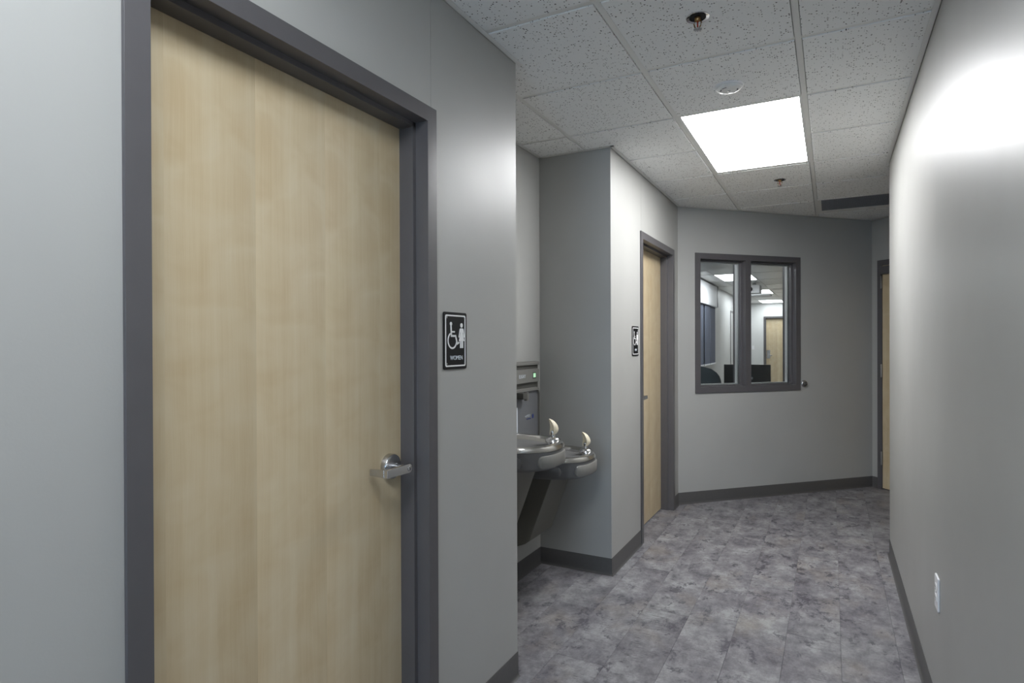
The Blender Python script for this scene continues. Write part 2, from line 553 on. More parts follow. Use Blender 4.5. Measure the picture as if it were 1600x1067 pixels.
# ---- doors: positions needed for the openings
DW, DH = 1.012, 2.185              # outside of frame
Y_D1, Y_D2 = 0.6626, 4.137
G = 0.0008                         # half width of the board joints
b = MB()
b.box(XL - WT, YB, 0, XL, Y_D1 + 0.03, ZT)                                     # behind and beside door 1
b.box(XL - WT, Y_D1 + 0.03 + 0.0, DH - 0.03, XL, 1.655 - G, ZT)                # over the door
b.box(XL - WT, Y_D1 + DW - 0.03, 0, XL, YA0, DH - 0.03)
b.box(XL - WT, 1.655 + G, DH - 0.03, XL, YA0, ZT)
b.box(XL - WT + 0.01, 1.655 - G, DH - 0.03, XL - 0.0012, 1.655 + G, ZT)                # filled board joint
wl = wall('wall_left', 'grey painted wall with the nearest restroom door on the left', b)
b = MB(); b.box(XA - WT, YA0 - WT, 0, XA, YA1 + WT, ZT); b.box(XA, YA0 - 0.10, 0, XL - WT, YA0, ZT)
wall('wall_alcove_back', 'grey wall behind the drinking fountains', b)
b = MB()
b.box(XA, YA1, 0, XL, Y_D2 + 0.03, ZT)
b.box(XL - WT, Y_D2 + 0.03 + 2 * G, DH - 0.03, XL, Y_D2 + DW - 0.03, ZT)
b.box(XL - WT + 0.01, Y_D2 + 0.03, DH - 0.03, XL - 0.0012, Y_D2 + 0.03 + 2 * G, ZT)
b.box(XL - WT, Y_D2 + DW - 0.03, 0, XL, YM, ZT)
wall('wall_left_far', 'grey wall beyond the fountains holding the far restroom door', b)
# angled wall with the window (local frame at the men's corner, rot 45)
WA = frame_m(XL, YM, PI / 4)
LA = (XW - XL) / S
wx0, wx1, wz0, wz1 = 0.171, 1.300, 0.9600, 2.1920
e = 0.03
b = MB()
b.box(-0.2, 0, 0, wx0 + e, WT, ZT, WA); b.box(wx1 - e, 0, 0, LA + WT, WT, ZT, WA)
b.box(wx0 + e, 0, 0, wx1 - e, WT, wz0 + e, WA); b.box(wx0 + e, 0, wz1 - e, wx1 - e, WT, ZT, WA)
wall('wall_angled', 'diagonal grey wall with the interior office window', b)
# second angled wall with door 3 (rot -45)
WB = frame_m(XW, YW, -PI / 4)
LB = (X2 - XW) / S
D3 = 0.066
b = MB()
b.box(0, 0, 0, D3 + e, WT, ZT, WB); b.box(D3 + DW - e, 0, 0, LB, WT, ZT, WB); b.box(D3 + e, 0, DH - e, D3 + DW - e, WT, ZT, WB)
wall('wall_angled_far', 'short dim wall at the end of the passage with a hinged door', b)
b = MB(); b.box(XR, YB, 0, XR + 0.14, YR, ZT); b.box(XR + 0.14, YR - 0.14, 0, X2 + WT, YR, ZT)
wr = wall('wall_right', 'long satin grey wall along the right side', b)
b = MB(); b.box(X2, YR, 0, X2 + WT, Y2 + 0.1, ZT)
wall('wall_passage_end', 'grey wall closing the side passage', b)
b = MB()
b.box(XL - WT, YB - WT, 0, XL + 0.1, YB, ZT); b.box(XR - 0.1, YB - WT, 0, XR + 0.14, YB, ZT); b.box(XL + 0.1, YB - WT, 2.2, XR - 0.1, YB, ZT)
wall('wall_back', 'grey wall with glazed exit behind the photographer', b)

# ------------------------------------------------------------------ floor
b = MB(); b.box(-2.6, YB - 0.3, -0.12, 3.2, 20.2, -0.005)
floor = b.build('floor', 'slab'); tag(floor, 'grey weathered vinyl plank floor of the hallway', 'floor', kind='structure')
PW, PL = 0.2286, 1.2192
floor_regions = [[(XL, YB), (XR, YB), (XR, YR), (XR, YW), (XW, YW), (XL, YM)],
                 [(XA, YA0), (XL, YA0), (XL, YA1), (XA, YA1)],
                 [(XR, YR), (X2, YR), (X2, Y2), (XW, YW), (XR, YW)]]
floor_regions[0] = [(XL, YB), (XR, YB), (XR, YW - 0.011), (XL, YM)]


def hit_region(x0, y0, x1, y1):
    r = [(x0, y0), (x1, y0), (x1, y1), (x0, y1)]
    return any(clip(r, c) for c in floor_regions)


g = 0.0004
pm = MB().box(g, g, -0.005, PW - g, PL - g, 0).mesh('plank', bevel=0.0006, seg=1)
pm.materials.append(M['plank'])
seam0 = 0.037
k0 = -8
for k in range(k0, 9):
    x0 = seam0 + k * PW
    st = random.random() * PL
    y = YB - 0.3 - st
    while y < 7.0:
        if hit_region(x0, y, x0 + PW, y + PL):
            o = bpy.data.objects.new('plank', pm); COL.objects.link(o); o.parent = floor; o.location = (x0, y, 0)
        y += PL
b = MB(); b.box(-2.4, 7.3, -0.005, 2.9, 19.9, 0.004)
tag(b.build('floor_office', 'carpet'), 'grey carpet of the office behind the window', 'floor', kind='structure')

# ------------------------------------------------------------------ ceiling
b = MB(); b.box(-2.6, YB - 0.3, ZC + 0.06, 3.2, 20.2, ZC + 0.2)
ceil = b.build('ceiling', 'slab'); tag(ceil, 'suspended white tile ceiling with exposed grid', 'ceiling', kind='structure')
P = 0.6096
TX = [-1.3312 + P * i for i in range(-1, 6)]
TY0 = 2.606
TYs = [TY0 + P * i for i in range(-12, 8)]
A_ = [(XL, YB), (XR, YB), (XR, YW - 0.0112), (XL, YM)]
B_ = [(XA, YA0), (XL, YA0), (XL, YA1), (XA, YA1)]
C_ = [(XR, YR), (X2, YR), (X2, Y2), (XW, YW), (XR, YW - 0.0112)]
TW = 0.012


def is_panel(i, j):
    return abs(TX[i] - (-0.7216)) < 0.01 and any(abs(TYs[j] - v) < 0.02 for v in (TY0 + P, TY0 + 2 * P, TY0 - 5 * P, TY0 - 4 * P))


def is_grille(i, j):
    return abs(TX[i] + 0.1120) < 0.01 and abs(TYs[j] - (TY0 + 5 * P)) < 0.02


for i in range(len(TX) - 1):
    for j in range(len(TYs) - 1):
        if is_panel(i, j) or is_grille(i, j): continue
        ins = TW + 0.002
        rc = [(TX[i] + ins, TYs[j] + ins), (TX[i + 1] - ins, TYs[j] + ins), (TX[i + 1] - ins, TYs[j + 1] - ins), (TX[i] + ins, TYs[j + 1] - ins)]
        mb = MB(); n = 0
        for c in (A_, B_, C_):
            q = clip(rc, c)
            if q:
                mb.prism(q, ZC - 0.0045, ZC + 0.012); n += 1
        if n: mb.build('ceiling_tile', 'tile', ceil, bevel=0.0015 if n == 1 else 0, seg=1)
        # ledge of tile above the grid flange is hidden, so only the face that drops through is built


def seg_x(x, lo=YB):
    """stretches of a lengthwise bar inside the plan"""
    out = []
    if XL < x < XR: out.append((YB, YM + (x - XL)))
    elif XA < x <= XL: out.append((YA0, YA1))
    elif XR < x < X2: out.append((YR, (YW - (x - XW)) if x > XW else YM + (x - XL)))
    return out


for x in TX:
    for a, c in seg_x(x):
        MB().box(x - TW, a, ZC, x + TW, c, ZC + 0.03).build('main_tee', 'tee', ceil, bevel=0.0006, seg=1)
for y in TYs:
    for i in range(len(TX) - 1):
        if any(abs(y - v) < 0.02 for v in (TY0 + 2 * P, TY0 - 4 * P)) and abs(TX[i] + 0.7216) < 0.01: continue
        rc = [(TX[i] + TW, y - TW), (TX[i + 1] - TW, y - TW), (TX[i + 1] - TW, y + TW), (TX[i] + TW, y + TW)]
        mb = MB(); n = 0
        for c in (A_, B_, C_):
            q = clip(rc, c)
            if q: mb.prism(q, ZC, ZC + 0.03); n += 1
        if n: mb.build('cross_tee', 'tee', ceil)
# wall angles: the L-shaped edge moulding
FW, FZ = 0.022, 0.008


def angle_run(p, q, nx, ny, over0=0.0, over1=0.0):
    p = Vector(p); q = Vector(q); d = (q - p).normalized(); n = Vector((nx, ny))
    p = p - d * over0; q = q + d * over1
    a, c = 0.0015, FW
    mb = MB()
    mb.prism([tuple(p + n * a), tuple(q + n * a), tuple(q + n * c), tuple(p + n * c)], ZC - FZ, ZC - FZ + 0.0016)
    mb.prism([tuple(p + n * a), tuple(q + n * a), tuple(q + n * (a + 0.001)), tuple(p + n * (a + 0.001))], ZC - FZ, ZC + 0.02)
    return mb.build('wall_angle', 'tee', ceil)


angle_run((XL, YB), (XL, YA0), 1, 0, 0, 0.03)
angle_run((XA, YA0), (XA, YA1), 1, 0)
angle_run((XA, YA1), (XL, YA1), 0, -1, 0, FW)
angle_run((XL, YA1), (XL, YM), 1, 0, FW, 0)
angle_run((XL, YM), (XW, YW), S, -S)
angle_run((XW, YW), (X2, Y2), -S, -S)
angle_run((XR, YB), (XR, YR), -1, 0, 0, 0)
angle_run((XR, YR), (X2, YR), 0, 1)

# ------------------------------------------------------------------ baseboards
BH = 0.1016
prof = [(0.0, 0.0), (0.014, 0.0), (0.014, 0.0015), (0.009, 0.004), (0.0055, 0.010), (0.0038, 0.018), (0.0033, BH - 0.002), (0.002, BH), (0.0, BH)]


def base_run(mb, p, q, nx, ny, m0=0, m1=0):
    """cove base along p->q with the room on side n; m = +1 outside mitre, -1 inside mitre, 0 square"""
    p = Vector(p); q = Vector(q); d = (q - p).normalized(); n = Vector((nx, ny))
    r0 = []; r1 = []
    for (t, z) in prof:
        a = p + n * t - d * (t * m0); c = q + n * t + d * (t * m1)
        r0.append((a.x, a.y, z)); r1.append((c.x, c.y, z))
    mb.loft([r0, r1], True, True, True)


def baseboard(name, label, runs):
    mb = MB()
    for r in runs: base_run(mb, *r)
    o = mb.build(name, 'base', smooth=True)
    return tag(o, label, 'baseboard', kind='structure')


baseboard('baseboard_left', 'dark grey cove base beside the nearest door', [((XL, YB), (XL, Y_D1), 1, 0), ((XL, Y_D1 + DW), (XL, YA0), 1, 0, 0, 0)])
baseboard('baseboard_alcove', 'dark grey cove base round the fountain alcove',
          [((XA, YA0), (XA, YA1), 1, 0, 0, -1), ((XA, YA1), (XL, YA1), 0, -1, -1, 1), ((XL, YA1), (XL, Y_D2), 1, 0, 1, 0)])
baseboard('baseboard_angled', 'dark grey cove base under the office window',
          [((XL, Y_D2 + DW), (XL, YM), 1, 0, 0, -0.41), ((XL, YM), (XW, YW), S, -S, -0.41, -1)])
baseboard('baseboard_far', 'dark grey cove base beside the hinged door',
          [((XW, YW), (XW + S * D3, YW - S * D3), -S, -S, -1, 0), ((XW + S * (D3 + DW), YW - S * (D3 + DW)), (X2, Y2), -S, -S)])
baseboard('baseboard_right', 'dark grey cove base along the right wall', [((XR, YB), (XR, YR), -1, 0, 0, 1), ((XR, YR), (X2, YR), 0, 1, 1, 0)])


# ------------------------------------------------------------------ doors
def jamb_profile(w):
    return [(0, -0.010), (0.0508, -0.010), (0.0508, 0.039), (0.0667, 0.039), (0.0667, 0.095), (0.0508, 0.095), (0.0508, 0.150), (0.0, 0.150),
            (0.0, 0.140), (0.036, 0.140), (0.036, 0.0), (0.0, 0.0)]


def lever_set(parent, hx, hz, ydoor, sgn, plate=False):
    """rose on the leaf, lever running sgn along x and turning back to the door"""
    T = Matrix.Translation((hx, ydoor, hz)) @ Matrix.Rotation(PI / 2, 4, 'X')   # lathe z -> -y (towards viewer)
    rose = MB().lathe([(0.0405, 0.0), (0.0405, 0.016), (0.0385, 0.0195), (0.034, 0.0205), (0.030, 0.0205)], 40, T).build('rose', 'satin', parent, smooth=True)
    if plate:
        MB().box(hx - 0.05, ydoor - 0.006, hz - 0.09, hx + 0.05, ydoor, hz + 0.16).build('escutcheon', 'satin', rose, bevel=0.003)
    MB().lathe([(0.013, 0.018), (0.013, 0.034), (0.0105, 0.036), (0.0105, 0.060), (0.012, 0.062), (0.012, 0.070)], 24, T).build('spindle', 'chrome', rose, smooth=True)
    y1, y0 = ydoor - 0.084, ydoor - 0.070
    # front bar: rounded hub end, tapering towards the bend, then the return
    pts = []
    for i in range(13):
        a = PI / 2 + PI * i / 12
        pts.append((-sgn * 0 + sgn * 0.0145 * math.cos(a), 0.0145 * math.sin(a)))
    pts += [(sgn * 0.108, -0.0125), (sgn * 0.108, 0.0125)]
    bar = MB().prism([(hz + z, hx + x) for x, z in pts], y1, y0, 'y')
    L_ = bar.build('lever', 'satin', rose, smooth=True, bevel=0.0015)
    rt = MB()
    xa, xb = hx + sgn * 0.095, hx + sgn * 0.1072
    r0 = [(xa, y0 + 0.0002, hz - 0.0120), (xb, y0 + 0.0002, hz - 0.0120), (xb, y0 + 0.0002, hz + 0.0120), (xa, y0 + 0.0002, hz + 0.0120)]
    ye = ydoor - 0.013
    r1 = [(xa + sgn * 0.003, ye, hz - 0.010), (xb, ye, hz - 0.010), (xb, ye, hz + 0.010), (xa + sgn * 0.003, ye, hz + 0.010)]
    rt.loft([r0, r1]).build('lever_return', 'satin', rose, bevel=0.001)
    T2 = Matrix.Translation((hx, y1, hz)) @ Matrix.Rotation(PI / 2, 4, 'X')
    cyl = MB().lathe([(0.0085, -0.002), (0.0085, 0.0012), (0.0075, 0.0018)], 20, T2).build('lock_cylinder', 'chrome', rose, smooth=True)
    MB().box(hx - 0.001, y1 - 0.0024, hz - 0.005, hx + 0.001, y1 - 0.0010, hz + 0.005).build('keyway', 'dark', rose)
    return rose


def make_door(name, label, loc, rz, hand='right', leaf_mat='maple', lever=True, hinges=False, swing_out=False, plate=False, w=DW):
    root = empty(name, loc, rz)
    tag(root, label, 'door', kind='structure')
    pr = jamb_profile(w)
    MB().prism(pr, 0, DH).build('jamb', 'frame', root, smooth=True, bevel=0.0014)
    MB().prism([(w - x, y) for x, y in pr], 0, DH).build('jamb', 'frame', root, smooth=True, bevel=0.0014)
    # head: same profile turned, in (y, z)
    hp = [(y, DH - x) for x, y in pr]
    MB().prism(hp, 0.0508 - 0.001, w - 0.0508 + 0.001, 'x').build('head', 'frame', root, smooth=True, bevel=0.0014)
    lx0, lx1, lz0, lz1 = 0.0535, w - 0.0535, 0.010, DH - 0.054
    yf = 0.0955 if not swing_out else -0.006
    leaf = MB().box(lx0, yf, lz0, lx1, yf + 0.044, lz1).build('leaf', leaf_mat, root, bevel=0.0015)
    if lever:
        hx = (lx1 - 0.0735) if hand == 'right' else (lx0 + 0.0735)
        lever_set(leaf, hx, 1.008, yf, -1 if hand == 'right' else 1, plate)
    if hinges:
        side = lx0 - 0.002
        for hz in (0.295, 1.13, 1.975):
            T = Matrix.Translation((side, -0.018, hz - 0.057))
            h = MB().lathe([(0.0065, 0), (0.0065, 0.114)], 12, T)
            h.lathe([(0.004, -0.006), (0.0072, -0.003), (0.0072, 0.117), (0.004, 0.121)], 12, T)
            h.box(side - 0.008, -0.0125, hz - 0.057, side + 0.008, -0.0095, hz + 0.057)
            h.build('hinge', 'hinge', leaf, smooth=True)
        MB().box(lx0 + 0.012, yf - 0.05, lz1 - 0.085, lx0 + 0.42, yf, lz1 - 0.01).build('door_closer', 'frame', leaf, bevel=0.004)
    return root


make_door('door_1', 'tall maple door in a dark grey frame, nearest on the left', (XL, Y_D1, 0), PI / 2, 'right')
make_door('door_2', 'narrow-looking maple door beyond the fountains on the left', (XL, Y_D2, 0), PI / 2, 'left')
make_door('door_3', 'maple door with silver hinges at the dim end of the passage', (XW + S * D3, YW - S * D3, 0), -PI / 4, 'right', hinges=True, swing_out=True)

# ------------------------------------------------------------------ interior window
win = empty('window_1', (XL, YM, 0), PI / 4)
tag(win, 'dark grey framed two-pane interior window looking into an office', 'window', kind='structure')
fw = 0.052
wp = [(0, -0.010), (fw, -0.010), (fw, 0.035), (fw + 0.014, 0.035), (fw + 0.014, 0.070), (fw, 0.070), (fw, 0.165), (0, 0.165), (0, 0.155), (0.032, 0.155), (0.032, 0.0), (0, 0)]
MB().prism([(wx0 + x, y) for x, y in wp], wz0, wz1).build('jamb', 'frame', win, smooth=True, bevel=0.0014)
MB().prism([(wx1 - x, y) for x, y in wp], wz0, wz1).build('jamb', 'frame', win, smooth=True, bevel=0.0014)
MB().prism([(y, wz0 + x) for x, y in wp], wx0 + fw - 0.001, wx1 - fw + 0.001, 'x').build('sill', 'frame', win, smooth=True, bevel=0.0014)
MB().prism([(y, wz1 - x) for x, y in wp], wx0 + fw - 0.001, wx1 - fw + 0.001, 'x').build('head', 'frame', win, smooth=True, bevel=0.0014)
mx0, mx1 = 0.690, 0.751
MB().prism([(mx0, -0.010), (mx1, -0.010), (mx1, 0.035), (mx1 + 0.014, 0.035), (mx1 + 0.014, 0.070), (mx1, 0.070), (mx1, 0.165), (mx0, 0.165), (mx0, 0.070), (mx0 - 0.014, 0.070), (mx0 - 0.014, 0.035), (mx0, 0.035)],
           wz0 + fw - 0.001, wz1 - fw + 0.001).build('mullion', 'frame', win, smooth=True, bevel=0.0014)
for a, c in ((wx0 + fw, mx0), (mx1, wx1 - fw)):
    MB().box(a + 0.001, 0.072, wz0 + fw + 0.001, c - 0.001, 0.078, wz1 - fw - 0.001).build('pane', 'glass', win)
    q = 0.022
    z0, z1 = wz0 + fw, wz1 - fw
    bd = MB()
    y0, y1 = 0.079, 0.112
    bd.box(a + 0.001, y0, z0, a + q, y1, z1); bd.box(c - q, y0, z0, c - 0.001, y1, z1)
    bd.box(a + q, y0, z0, c - q, y1, z0 + q); bd.box(a + q, y0, z1 - q, c - q, y1, z1)
    bd.build('glazing_bead', 'bead', win)

# wall door stop beside the window
st = empty('wall_door_stop', (XL + S * 1.345, YM + S * 1.345, 1.018), PI / 4)
tag(st, 'small round metal door stop on the wall beside the office window', 'door stop')
T = Matrix.Rotation(PI / 2, 4, 'X')
MB().lathe([(0.033, 0.0), (0.033, 0.006), (0.030, 0.010), (0.026, 0.012)], 32, T).build('base', 'satin', st, smooth=True)
MB().lathe([(0.024, 0.010), (0.022, 0.018), (0.016, 0.025), (0.008, 0.029), (0.002, 0.030)], 28, T).build('bumper', 'fillerdark', st, smooth=True)
MB().lathe([(0.007, 0.028), (0.007, 0.033), (0.004, 0.035)], 16, T @ Matrix.Translation((0.006, 0.004, 0))).build('screw', 'chrome', st, smooth=True)


# ------------------------------------------------------------------ ceiling lights
def ceiling_panel(label, x0, y0, x1, y1, mat, cat='ceiling light', fr=0.026):
    t = empty('ceiling_light_panel', ((x0 + x1) / 2, (y0 + y1) / 2, ZC)); tag(t, label, cat)
    hx, hy = (x1 - x0) / 2, (y1 - y0) / 2
    f = MB()
    f.box(-hx, -hy, -0.001, -hx + fr, hy, 0.03); f.box(hx - fr, -hy, -0.001, hx, hy, 0.03)
    f.box(-hx + fr, -hy, -0.001, hx - fr, -hy + fr * 0.6, 0.03); f.box(-hx + fr, hy - fr * 1.3, -0.001, hx - fr, hy, 0.03)
    f.build('frame', 'fixture', t)
    MB().box(-hx + fr - 0.001, -hy + fr * 0.6, 0.002, hx - fr + 0.001, hy - fr * 1.3, 0.006).build('diffuser', mat, t)
    MB().box(-hx, -hy, 0.031, hx, hy, 0.055).build('housing', 'fixture', t)
    return t


ceiling_panel('bright white rectangular light panel set in the hallway ceiling', -0.7216 + TW, TY0 + P + TW, -0.112 - TW, TY0 + 3 * P - TW, 'panel', fr=0.012)
ceiling_panel('white light panel in the ceiling above the photographer, out of view', -0.7216 + TW, TY0 - 5 * P + TW, -0.112 - TW, TY0 - 3 * P - TW, 'panel_back', fr=0.012)


# ------------------------------------------------------------------ sprinklers, detector, return grille
def sprinkler(label, x, y):
    z = ZC - 0.0045
    t = empty('fire_sprinkler', (x, y, z)); tag(t, label, 'sprinkler', 'recessed fire sprinklers in the ceiling')
    MB().lathe([(0.030, -0.001), (0.040, -0.004), (0.0415, -0.0025), (0.0415, 0.0), (0.030, 0.0)], 36, None, False, False).build('escutcheon', 'chrome', t, smooth=True)
    MB().lathe([(0.0295, -0.003), (0.0295, -0.0005), (0.001, -0.0005)], 30, None, False, True).build('cup', 'dark', t, smooth=True)
    MB().lathe([(0.011, -0.002), (0.011, -0.012), (0.008, -0.016)], 18).build('body', 'brass', t, smooth=True)
    fa = MB()
    for s_ in (-1, 1):
        fa.tube([(s_ * 0.009, 0, -0.010), (s_ * 0.013, 0, -0.022), (s_ * 0.010, 0, -0.034), (s_ * 0.003, 0, -0.043)], 0.0024, 8)
    fa.build('frame_arms', 'brass', t, smooth=True)
    MB().lathe([(0.001, -0.015), (0.0028, -0.018), (0.0028, -0.036), (0.001, -0.040)], 12).build('bulb', 'red', t, smooth=True)
    d = MB()
    for i in range(12):
        a0 = 2 * PI * i / 12; a1 = a0 + 2 * PI / 12 * 0.68
        d.prism([(0.004 * math.cos(a0), 0.004 * math.sin(a0)), (0.015 * math.cos(a0), 0.015 * math.sin(a0)), (0.015 * math.cos(a1), 0.015 * math.sin(a1)), (0.004 * math.cos(a1), 0.004 * math.sin(a1))], -0.0455, -0.044)
    d.lathe([(0.0065, -0.047), (0.0065, -0.0425)], 16)
    d.build('deflector', 'satin', t)
    return t


sprinkler('chrome sprinkler head with red bulb, nearest, near the top edge', -0.427, 2.262)
sprinkler('small dark sprinkler head just beyond the bright light panel', -0.328, 4.80)
t = empty('smoke_detector', (-0.414, 2.935, ZC - 0.0045)); tag(t, 'round white detector on the tile before the light panel', 'detector')
MB().lathe([(0.062, 0.0), (0.062, -0.006), (0.060, -0.008)], 48).build('base_ring', 'white', t, smooth=True)
MB().lathe([(0.056, -0.007), (0.055, -0.014), (0.050, -0.018), (0.030, -0.021), (0.001, -0.022)], 48).build('cover', 'fixture', t, smooth=True)
for a in (0.2, 1.0, PI + 0.3, PI + 1.1, 2.1):
    MB().box(-0.011, -0.0035, -0.0205, 0.011, 0.0035, -0.0175, Matrix.Rotation(a, 4, 'Z') @ Matrix.Translation((0.036, 0, 0)) @ Matrix.Rotation(PI / 2, 4, 'Z')).build('vent_slot', 'grille', t)
MB().lathe([(0.007, -0.020), (0.006, -0.0255), (0.002, -0.027)], 16).build('lens', 'chrome', t, smooth=True)

gx0, gx1, gy0, gy1 = -0.112 + TW, 0.4976 - TW, TY0 + 5 * P + TW, TY0 + 6 * P - TW
t = empty('return_air_grille', ((gx0 + gx1) / 2, (gy0 + gy1) / 2, ZC)); tag(t, 'grey eggcrate air grille in the ceiling at the far end', 'air grille')
ox, oy = (gx0 + gx1) / 2, (gy0 + gy1) / 2
ix0, ix1, iy0, iy1 = -0.072 - ox, 0.462 - ox, gy0 + 0.004 - oy, 6.135 - oy
fr = MB(); z0, z1 = -0.004, 0.002
fr.box(gx0 - ox, gy0 - oy, z0, ix0, gy1 - oy, z1); fr.box(ix1, gy0 - oy, z0, gx1 - ox, gy1 - oy, z1)
fr.box(ix0, gy0 - oy, z0, ix1, iy0, z1); fr.box(ix0, iy1, z0, ix1, gy1 - oy, z1)
fr.build('frame', 'tee', t)
cr = MB(); n = 40
for i in range(1, n): x = ix0 + (ix1 - ix0) * i / n; cr.box(x - 0.0006, iy0, -0.003, x + 0.0006, iy1, 0.010)
for i in range(1, 36): y = iy0 + (iy1 - iy0) * i / 36; cr.box(ix0, y - 0.0006, -0.003, ix1, y + 0.0006, 0.010)
cr.build('eggcrate_core', 'grille', t, kind='stuff')
MB().box(ix0, iy0, 0.03, ix1, iy1, 0.05).build('plenum', 'grille', t)


# ------------------------------------------------------------------ restroom signs
def stroke(mb, pts, w, y0, y1):
    for a, c in zip(pts, pts[1:]):
        a = Vector(a); c = Vector(c); d = (c - a).normalized(); n = Vector((-d.y, d.x)) * w / 2
        q = [a + n, a - n, c - n, c + n]
        mb.prism([(p.y, p.x) for p in q], y0, y1, 'y')


def disc(mb, c, r, y0, y1, n=24):
    mb.prism([(c[1] + r * math.sin(2 * PI * i / n), c[0] + r * math.cos(2 * PI * i / n)) for i in range(n)], y0, y1, 'y')


def poly2(mb, pts, y0, y1):
    mb.prism([(p[1], p[0]) for p in pts], y0, y1, 'y')


def text_mesh(txt, size, name, mat, parent, cx, cz, y, depth=0.0008, xs=1.0):
    cu = bpy.data.curves.new('txt', 'FONT'); cu.body = txt; cu.size = size; cu.extrude = depth / 2; cu.align_x = 'CENTER'; cu.align_y = 'CENTER'
    to = bpy.data.objects.new('txt', cu); COL.objects.link(to)
    dg = bpy.context.evaluated_depsgraph_get()
    me = bpy.data.meshes.new_from_object(to.evaluated_get(dg))
    bpy.data.objects.remove(to); bpy.data.curves.remove(cu)
    me.transform(Matrix.Translation((cx, y, cz)) @ Matrix.Rotation(PI / 2, 4, 'X') @ Matrix.Scale(xs, 4, (1, 0, 0)))
    me.materials.clear(); me.materials.append(M[mat])
    o = bpy.data.objects.new(name, me); COL.objects.link(o); o.parent = parent
    return o


def rrect(x0, z0, x1, z1, r, n=6):
    pts = []
    for cx, cz, a0 in ((x1 - r, z1 - r, 0), (x0 + r, z1 - r, PI / 2), (x0 + r, z0 + r, PI), (x1 - r, z0 + r, 1.5 * PI)):
        for i in range(n + 1):
            a = a0 + PI / 2 * i / n
            pts.append((cx + r * math.cos(a), cz + r * math.sin(a)))
    return pts


def restroom_sign(label, y0, z0, txt, woman):
    W, Hh = 0.148, 0.200
    root = empty('restroom_sign', (XL, y0, z0), PI / 2); tag(root, label, 'sign', 'restroom signs')
    MB().prism([(z, x) for x, z in rrect(0, 0, W, Hh, 0.008)], -0.004, -0.0003, 'y').build('plate', 'black', root, smooth=True, bevel=0.0008)
    o_ = rrect(0.0095, 0.0095, W - 0.0095, Hh - 0.0095, 0.007); i_ = rrect(0.0145, 0.0145, W - 0.0145, Hh - 0.0145, 0.004)
    bd = MB(); n = len(o_)
    vs = [(x, -0.0048, z) for x, z in o_] + [(x, -0.0048, z) for x, z in i_] + [(x, -0.0039, z) for x, z in o_] + [(x, -0.0039, z) for x, z in i_]
    fs = []
    for i in range(n):
        j = (i + 1) % n
        fs += [(i, j, n + j, n + i), (2 * n + i, 3 * n + i, 3 * n + j, 2 * n + j), (i, 2 * n + i, 2 * n + j, j), (n + i, n + j, 3 * n + j, 3 * n + i)]
    bd.add(vs, fs); bd.build('border', 'white', root)
    c = lambda x, y: (x / 1000, (200 - y) / 1000)
    ya, yb = -0.0048, -0.0039
    wc = MB()
    disc(wc, c(45, 41), 0.0068, ya, yb)
    stroke(wc, [c(45, 46), c(47.5, 84)], 0.0075, ya, yb)
    stroke(wc, [c(47, 68.5), c(69, 68.5)], 0.0055, ya, yb)
    stroke(wc, [c(44, 83), c(76, 83)], 0.0070, ya, yb)
    stroke(wc, [c(73, 80), c(85.5, 112)], 0.0070, ya, yb)
    stroke(wc, [c(83, 112), c(98, 105)], 0.0060, ya, yb)
    ctr = (53.5, 99); arc = []
    for i in range(27):
        a = math.radians(118 + (347 - 118) * i / 26)
        arc.append(c(ctr[0] + 27.0 * math.cos(a), ctr[1] - 27.0 * math.sin(a)))
    stroke(wc, arc, 0.0058, ya, yb)
    wc.build('wheelchair_symbol', 'white', root)
    pn = MB()
    disc(pn, c(113, 45), 0.0080, ya, yb)
    if woman:
        poly2(pn, [c(104, 55.5), c(122, 55.5), c(120.5, 74), c(131, 101), c(95, 101), c(105.5, 74)], ya, yb)
        stroke(pn, [c(103.5, 58), c(95.5, 88)], 0.0055, ya, yb); stroke(pn, [c(122.5, 58), c(130.5, 88)], 0.0055, ya, yb)
        poly2(pn, [c(103, 100), c(111.5, 100), c(111.5, 126), c(103, 126)], ya, yb)
        poly2(pn, [c(114.5, 100), c(123, 100), c(123, 126), c(114.5, 126)], ya, yb)
    else:
        poly2(pn, [c(101, 55.5), c(125, 55.5), c(124, 92), c(102, 92)], ya, yb)
        stroke(pn, [c(99.5, 57), c(98, 90)], 0.0055, ya, yb); stroke(pn, [c(126.5, 57), c(128, 90)], 0.0055, ya, yb)
        poly2(pn, [c(102.5, 91), c(112, 91), c(112, 126), c(102.5, 126)], ya, yb)
        poly2(pn, [c(114, 91), c(123.5, 91), c(123.5, 126), c(114, 126)], ya, yb)
    pn.build('person_symbol', 'white', root)
    text_mesh(txt, 0.0215, 'lettering', 'lightprint', root, 0.080, 0.0395, -0.0043, 0.0010, 0.96)
    for x in (0.018, W - 0.018):
        for z in (0.020, Hh - 0.020):
            MB().lathe([(0.0034, 0), (0.0034, 0.0015), (0.0015, 0.0022)], 14, Matrix.Translation((x, -0.004, z)) @ Matrix.Rotation(PI / 2, 4, 'X')).build('screw', 'satin', root, smooth=True)
    return root


restroom_sign('black WOMEN restroom sign with wheelchair symbol beside the nearest door', 1.719, 1.3145, 'WOMEN', True)
restroom_sign('black MEN restroom sign seen edge-on beside the far door', 3.938, 1.3170, 'MEN', False)

